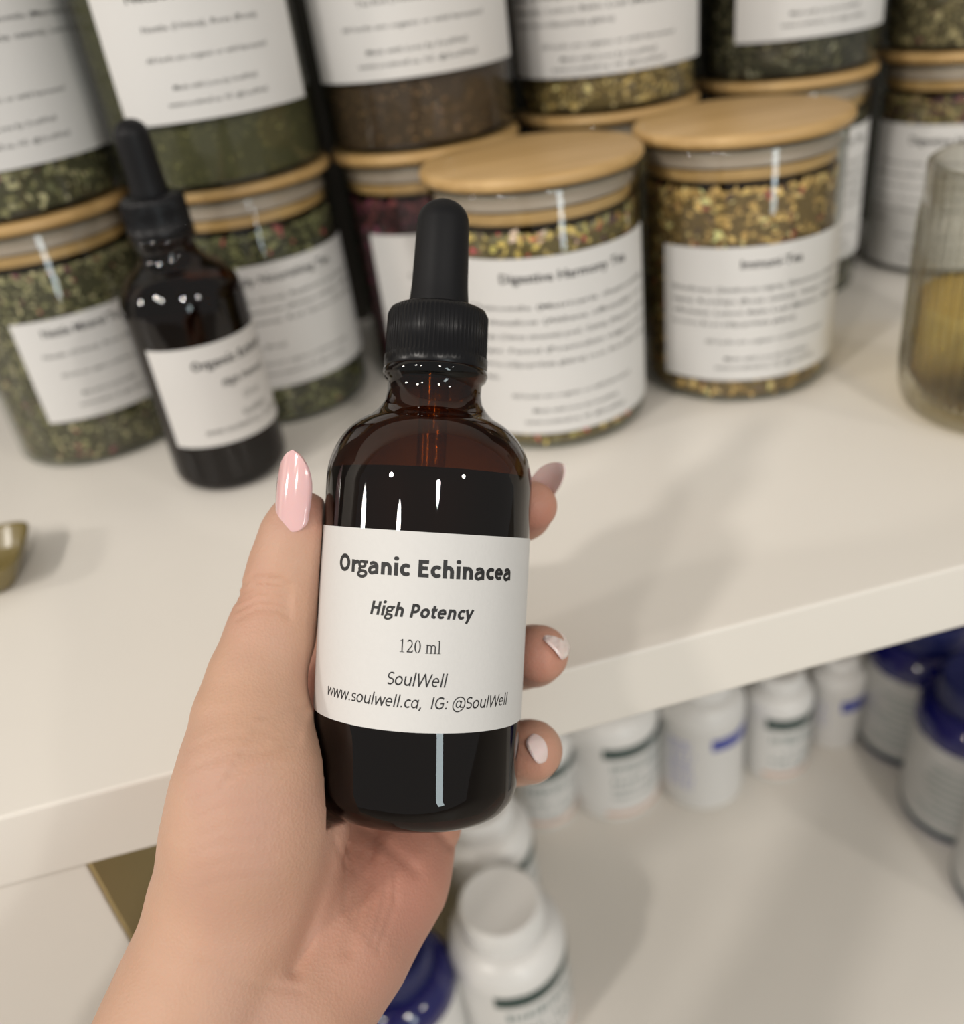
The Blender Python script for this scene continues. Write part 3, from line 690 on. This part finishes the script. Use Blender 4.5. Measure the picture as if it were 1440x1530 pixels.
def make_jar(pos, r, pal, seed, desc, size=4.0, count=2600, label=None, z=0.0, fill=None, lid_tone='bamboo', group='herb jars with bamboo lids'):
    """label = (phi_left, phi_right, z0, z1, text key, rows, text centre phi)"""
    k = r/JR; root = tag(empty('storage_jar', (pos[0], pos[1], z+(0.1 if z == 0 else 0.2))), desc, 'jar', group)
    H = JH
    prof = [(0, 0.6), (r-7, 0.4), (r-4, 0.0)]
    for i in range(1, 6):
        t = math.pi/2*i/5; prof.append((r-4+4*math.sin(t), 4*(1-math.cos(t))))
    prof += [(r, 50), (r, H-6.6), (r-0.3, H-5.6), (r-1.0, H-5.2), (r-1.8, H-5.6), (r-2.0, H-8)]
    V, Fc = lathe(prof, 72); mesh_obj('glass_body', V, Fc, M['jarglass'], root)
    fz = fill or H-21
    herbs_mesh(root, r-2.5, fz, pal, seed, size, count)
    lr = r+2.2 if r < 43 else r+0.6
    # lid: rounded disc, with the plug and seal below it
    lp = [(0, H-5.0), (lr-1.6, H-5.0)]
    for i in range(0, 9):
        t = -math.pi/2+math.pi*i/8; lp.append((lr-2.3+2.3*math.cos(t), H-2.5+2.5*math.sin(t)))
    lp += [(0, H)]
    V, Fc = lathe(lp, 80); lid = mesh_obj('lid', V, Fc, M[lid_tone], root, sharp=40)
    V, Fc = lathe([(0, H-18.5), (r-5, H-18.5), (r-3.6, H-17.4), (r-3.6, H-13.5), (r-5, H-13.4), (r-5, H-5.0), (0, H-5.0)], 64)
    mesh_obj('lid_plug', V, Fc, M[lid_tone], lid, sharp=40)
    V, Fc = lathe([(r-5, H-13.2), (r-2.5, H-12.6), (r-2.3, H-11.6), (r-2.9, H-10.6), (r-2.9, H-9.2), (r-2.3, H-8.4), (r-2.5, H-6.6), (r-5, H-6.2)], 64)
    mesh_obj('seal_ring', V, Fc, M['seal'], lid)
    if label:
        pa, pb, z0, z1, key, rows, pc = label
        V, Fc = label_patch(r, pa, pb, z0, z1, 0.2); lab = mesh_obj('label', V, Fc, M['paper'], root, sharp=40)
        if key:
            wid = math.radians(2*min(pc-pa, pb-pc))*r
            V, Fc = wrap(label_lines(TXT[key], wid, z0, z1, rows), r+0.2, pc, 0.05)
            mesh_obj('lettering', V, Fc, M['ink'], lab, smooth=False)
    return root
def px_label(pos, r, z, left=None, centre=None, top=None, bot=None, half=None):
    """label extents from photo pixels that lie on the jar's wall"""
    ph = lambda q: hit_cyl(q[0], q[1], pos[0], pos[1], r)
    pc = ph(centre)[0]; pa = ph(left)[0] if left else pc-half
    hf = half or (pc-pa)
    return pa, pa+2*(pc-pa), ph(bot)[1]-z, ph(top)[1]-z, pc
ROW10 = (.125, .27, .35, .43, .51, .59, .67, .775, .865, .935)
ROW8 = (.15, .315, .40, .485, .57, .705, .84, .91)
ROW5 = (.16, .36, .56, .76, .87)
ROW7 = (.14, .28, .37, .46, .66, .80, .89)
def jar(pos, r, pal, seed, desc, key=None, rows=None, z=0.0, lab=None, **kw):
    L = None
    if lab:
        pa, pb, z0, z1, pc = px_label(pos, r, z, **lab); L = (pa, pb, z0, z1, key, rows, pc)
    return make_jar(pos, r, pal, seed, desc, label=L, z=z, **kw)
J1, J2, J3, JB, J6, J7 = (-111, 442), (-20, 440), (70, 442), (164, 452), (261, 455), (360, 446)
J4, J5 = (97.0, 357.7), (188.0, 360.4)
jar(J4, JR, 'harmony', 4, 'glass jar of yellow and red herbs in front row beside the held bottle', 'harmony', ROW10, lab=dict(centre=(862, 575), top=(833, 381), bot=(872, 640), half=64))
jar(J5, JR, 'immune', 5, 'glass jar of golden herbs in front row, rightmost of the two front jars', 'immune', ROW8, lab=dict(left=(994, 450), centre=(1150, 500), top=(1060, 371), bot=(1090, 569)))
jar(J1, JR, 'nettle_rose', 1, 'leftmost lower jar of grey-green herbs, left of the standing dropper bottle', 'nettle', ROW5, lab=dict(left=(44, 560), centre=(160, 560), top=(40, 484), bot=(95, 631)), size=2.6, count=4800)
jar(J2, JR, 'green', 2, 'lower jar of dark green herbs, right behind the standing dropper bottle', 'vital', ROW7, lab=dict(centre=(440, 470), top=(450, 379), bot=(450, 572), half=62))
jar(J3, JR, 'hibiscus', 3, 'lower jar of dark maroon herbs behind the bulb of the held bottle', 'clover', ROW5, lab=dict(left=(562, 400), centre=(680, 400), top=(580, 352), bot=(600, 520)))
jar(JB, JR, 'golden', 6, 'mostly hidden lower jar behind the two front jars, only its lid showing')
jar(J6, JR, 'darkgreen', 7, 'lower jar behind the golden herb jar, a strip of its label showing', 'harmony', ROW10, lab=dict(centre=(1230, 300), top=(1230, 200), bot=(1230, 395), half=64))
jar(J7, JR, 'berry', 8, 'rightmost lower jar of dark purple and golden herbs behind the drinking glass', 'harmony', ROW10, lab=dict(centre=(1430, 290), top=(1340, 184), bot=(1340, 398), half=70))
UR = 44.0; UZ = JH
jar(J1, UR, 'nettle_rose', 11, 'leftmost upper jar of mixed herbs with a small red piece, stacked top left', 'calm', ROW7, z=UZ, lab=dict(centre=(-5, 150), top=(-5, -60), bot=(60, 245), half=64))
jar((J2[0]-2, J2[1]-4), UR+1.5, 'powder', 12, 'upper jar of fine olive green powder, behind the standing bottle\'s bulb', 'nettle', (.42, .56, .70, .84, .92), z=UZ, lab=dict(left=(160, 90), centre=(318, 100), top=(300, -160), bot=(300, 180)), size=1.0, count=3000)
jar(J3, UR, 'brown', 13, 'upper jar of dark brown herbs with pale streaks, second from the left of centre', 'clover', (.40, .56, .70, .84, .92), z=UZ, lab=dict(left=(470, 70), centre=(625, 80), top=(600, -160), bot=(600, 118)), size=1.6, count=3000)
jar(JB, UR, 'golden', 14, 'upper jar of golden green herbs, above the two front jars', 'immune', (.2, .45, .53, .61, .69, .82, .90, .96), z=UZ, lab=dict(left=(770, 80), centre=(908, 65), top=(900, -160), bot=(900, 112)))
jar(J6, UR, 'darkgreen', 15, 'upper jar of dark grey-green herbs, above the golden herb jar', 'nettle', (.2, .4, .6, .85, .92), z=UZ, lab=dict(left=(1099, 30), centre=(1235, 30), top=(1200, -200), bot=(1200, 58)))
jar(J7, UR, 'tan', 16, 'rightmost upper jar of pale tan-green herbs, no label facing out', z=UZ)

# ------------------------------------------------------------------ drinking glass and dish
M['clear'] = thin_glass('ribbed_clear_glass', (0.95, 0.95, 0.92), (0.55, 0.52, 0.45), 1.0, 0.02, 1.45)
M['tea'] = thin_glass('golden_tea', (1.0, 0.91, 0.58), (0.99, 0.75, 0.28), 0.6, 0.05, 1.1)
gp = on_front(1470, 668, 36)
GR = 36.0; GH = hit_cyl(1392, 246, gp[0], gp[1], GR)[1]; TL = hit_cyl(1385, 468, gp[0], gp[1], GR)[1]
gl = tag(empty('drinking_glass', (gp[0], gp[1], 0.1)), 'ribbed clear glass half full of golden tea at the right edge', 'glass')
def rib(r, z, t): return r*(1+0.03*math.cos(46*t)*min(1, max(0, (z-10)/12.0))*min(1, max(0, (GH-14-z)/6.0))) if r > 30 else r
prof = [(0, 1.0), (GR-12, 0.5), (GR-9, 0)]
for i in range(1, 7):
    t = math.pi/2*i/6; prof.append((GR-9+9*math.sin(t), 12*(1-math.cos(t))))
prof += [(GR, 20), (GR, 30), (GR, 60), (GR, GH-22), (GR, GH-14), (GR, GH-8), (GR, GH-1), (GR-1.2, GH), (GR-2.4, GH-1)]
prof += [(GR-2.6, GH-14), (GR-2.6, 18), (GR-8, 7), (0, 6)]
V, Fc = lathe(prof, 460, rib); mesh_obj('glass_body', V, Fc, M['clear'], gl)
def rib2(r, z, t): return r*(1+0.02*math.cos(46*t)) if r > 30 else r
V, Fc = lathe([(0, 6.3), (GR-9, 7.5), (GR-3.4, 18), (GR-3.4, TL), (0, TL)], 460, rib2); mesh_obj('tea', V, Fc, M['tea'], gl, sharp=40)
M['olive'] = principled('olive_glaze', (0.17, 0.13, 0.045), 0.25, noise=0.25, nscale=60)
dp = (-144.0, 318.0)
def squarish(r, z, t): c, q = abs(math.cos(t)), abs(math.sin(t)); return r*(c**4.5+q**4.5)**(-1/4.5)
dish = tag(mesh_obj('dish', *lathe([(0, 0.6), (12, 0), (14, 0.8), (16, 4.5), (19, 10.8), (19.6, 12), (18.8, 12.4), (17.6, 11.6), (14.5, 4.5), (12, 2.6), (0, 2.4)], 72, squarish), M['olive'], loc=(dp[0], dp[1], 0.1)),
           'small olive brown glazed square dish at the left edge of the shelf', 'dish')

# ------------------------------------------------------------------ supplement bottles on the lower shelf
M['whiteplastic'] = principled('white_plastic', (0.80, 0.79, 0.77), 0.30, noise=0.01)
M['whitelabel'] = principled('white_label_film', (0.74, 0.73, 0.71), 0.35)
M['greyprint'] = principled('grey_green_print', (0.30, 0.34, 0.33), 0.5)
M['greenband'] = principled('dark_green_print', (0.012, 0.045, 0.04), 0.35)
M['blueband'] = principled('blue_print', (0.05, 0.07, 0.36), 0.4)
M['lilac'] = principled('lilac_print', (0.36, 0.37, 0.62), 0.5)
M['peach'] = principled('peach_print', (0.72, 0.50, 0.40), 0.5)
M['navycap'] = principled('navy_plastic', (0.010, 0.014, 0.085), 0.32)
M['cobalt'] = principled('cobalt_plastic', (0.004, 0.005, 0.10), 0.12, Coat_Weight=0.6)
M['silver'] = principled('silver_label_film', (0.50, 0.50, 0.49), 0.38)
def strips(r, phi0, spec):
    """printed lines of fine text as thin raised strips: (u0, u1, z0, z1)"""
    V = []; Fc = []
    for (u0, u1, z0, z1) in spec:
        n = max(1, int(abs(u1-u0)/4)); b = len(V)
        for i in range(n+1):
            t = math.radians(phi0)+(u0+(u1-u0)*i/n)/r
            for z in (z0, z1): V.append(((r+.25)*math.sin(t), -(r+.25)*math.cos(t), z))
        Fc += [(b+2*i, b+2*i+2, b+2*i+3, b+2*i+1) for i in range(n)]
    return V, Fc
def supplement(pos, r, h, kind, desc, phi=0.0, group='white supplement bottles', seed=0):
    """h = body height to the shoulder; kinds: green, blue, navy"""
    rng = random.Random(seed)
    root = tag(empty('supplement_bottle', (pos[0], pos[1], ZL+0.1)), desc, 'bottle', group)
    body = M['cobalt'] if kind in ('navy', 'cobalt') else M['whiteplastic']; capm = M['navycap'] if kind in ('navy', 'cobalt') else M['whiteplastic']
    sh = r*0.42
    prof = [(0, 0.5), (r-4, 0)]+[(r-4+4*math.sin(math.pi/2*i/4), 4*(1-math.cos(math.pi/2*i/4))) for i in range(1, 5)]
    prof += [(r, h*0.5), (r, h)]
    prof += [(r-(r*0.36)*(1-math.cos(math.pi/2*i/8)), h+sh*math.sin(math.pi/2*i/8)) for i in range(1, 9)]
    nr = r*0.64; prof += [(nr, h+sh+3), (nr-2, h+sh+3), (0, h+sh+3)]
    V, Fc = lathe(prof, 56); mesh_obj('body', V, Fc, body, root, sharp=50)
    cr = r*0.70; ch = r*0.52; z0 = h+sh+1.5
    def cribs(rr, z, t): return rr*(1+0.012*math.cos(60*t)) if rr > cr*0.9 and z0+1 < z < z0+ch-2 else rr
    cp = [(0, z0), (cr, z0), (cr, z0+2), (cr, z0+ch*0.5), (cr, z0+ch-2.5), (cr-0.8, z0+ch-0.8), (cr-2.5, z0+ch), (cr-4, z0+ch-0.5), (0, z0+ch-0.5)]
    V, Fc = lathe(cp, 120, cribs); mesh_obj('cap', V, Fc, capm, root, sharp=40)
    lm = M['silver'] if kind == 'navy' else M['whitelabel']
    V, Fc = label_patch(r, -170+phi, 170+phi, 6, h-3, 0.2, n=60); lab = mesh_obj('label', V, Fc, lm, root, sharp=40)
    if kind == 'green':
        V, Fc = label_patch(r+.2, phi-52, phi+75, h-12.5, h-3.5, 0.15); mesh_obj('colour_band', V, Fc, M['greenband'], lab, sharp=40)
        V, Fc = label_patch(r+.2, phi-52, phi+75, 6.5, 10.5, 0.15); mesh_obj('base_band', V, Fc, M['peach'], lab, sharp=40)
        sp = []
        for q, (zc, hh) in enumerate(((h-22, 9), (h-34, 5), (h-42, 4), (h-49, 4))):
            u = -r*0.75
            while u < r*0.8:
                wd = rng.uniform(1.2, 3.5) if q == 0 else rng.uniform(2, 6); sp.append((u, u+wd, zc-hh/2*rng.uniform(.6, 1), zc+hh/2*rng.uniform(.6, 1))); u += wd+rng.uniform(0.8, 1.6)
        sp = [s for s in sp if s[2] > 11]
        V, Fc = strips(r, phi, sp); mesh_obj('printed_text', V, Fc, M['greyprint'], lab, smooth=False)
    elif kind == 'blue':
        V, Fc = label_patch(r+.2, phi-5, phi+75, h-20, h-10, 0.15); mesh_obj('colour_band', V, Fc, M['blueband'], lab, sharp=40)
        sp = []
        for zc in np.arange(h-15, 22, -4.5):
            sp.append((-r*1.15, -r*0.45-rng.uniform(0, 3), zc-1.3, zc+1.3))
        V, Fc = strips(r, phi, sp); mesh_obj('printed_text', V, Fc, M['lilac'], lab, smooth=False)
    elif kind == 'navy':
        V, Fc = label_patch(r+.2, -170+phi, 170+phi, 5.5, 9.5, 0.15, n=60); mesh_obj('base_band', V, Fc, M['greenband'], lab, sharp=40)
        sp = []
        for zc in np.arange(h-18, 16, -6.0):
            sp.append((-r*rng.uniform(.5, .9), r*rng.uniform(.2, .9), zc-1.2, zc+1.2))
        V, Fc = strips(r, phi, sp); mesh_obj('printed_text', V, Fc, M['greyprint'], lab, smooth=False)
    return root
def low(px, py, r): p = on_front(px, py, r, ZL); return (float(p[0]), float(p[1]))
supplement(low(922, 1229, 31.5), 31.5, 74, 'green', 'white bottle with dark green band, just right of the hand\'s lowest fingertip', 22, seed=1)
supplement(low(1045, 1213, 28.5), 28.5, 78, 'blue', 'white bottle with broad blue band and lilac text column', -6, seed=2)
supplement(low(1152, 1170, 23.0), 23.0, 64, 'green', 'small white bottle with green band around it and peach base strip', 5, seed=3)
supplement(low(1236, 1122, 19.0), 19.0, 58, 'blue', 'slimmest white bottle with thin blue band at the back right', -14, seed=4)
supplement(low(820, 1243, 22.0), 22.0, 62, 'green', 'small white bottle partly behind the lowest fingertip, darkest label', 0, seed=5)
supplement(low(792, 1598, 31.0), 31.0, 74, 'green', 'nearest white bottle with white cap seen from above, bottom centre', 25, seed=6)
supplement(low(752, 1425, 30.0), 30.0, 74, 'green', 'white bottle just under the held bottle, behind the nearest white one', 40, seed=7)
supplement(low(650, 1655, 31.0), 31.0, 70, 'cobalt', 'cobalt blue bottle beside the wrist with white label', 10, 'blue supplement bottles', seed=8)
supplement(low(1345, 1150, 35.0), 35.0, 80, 'navy', 'navy capped bottle with silver label, farthest of the right-hand row', -35, 'blue supplement bottles', seed=9)
supplement(low(1415, 1265, 35.0), 35.0, 80, 'navy', 'navy capped bottle with silver label, middle of the right-hand row', -35, 'blue supplement bottles', seed=10)
supplement(low(1495, 1395, 35.0), 35.0, 80, 'navy', 'navy capped bottle with silver label, nearest of the right-hand row', -35, 'blue supplement bottles', seed=11)
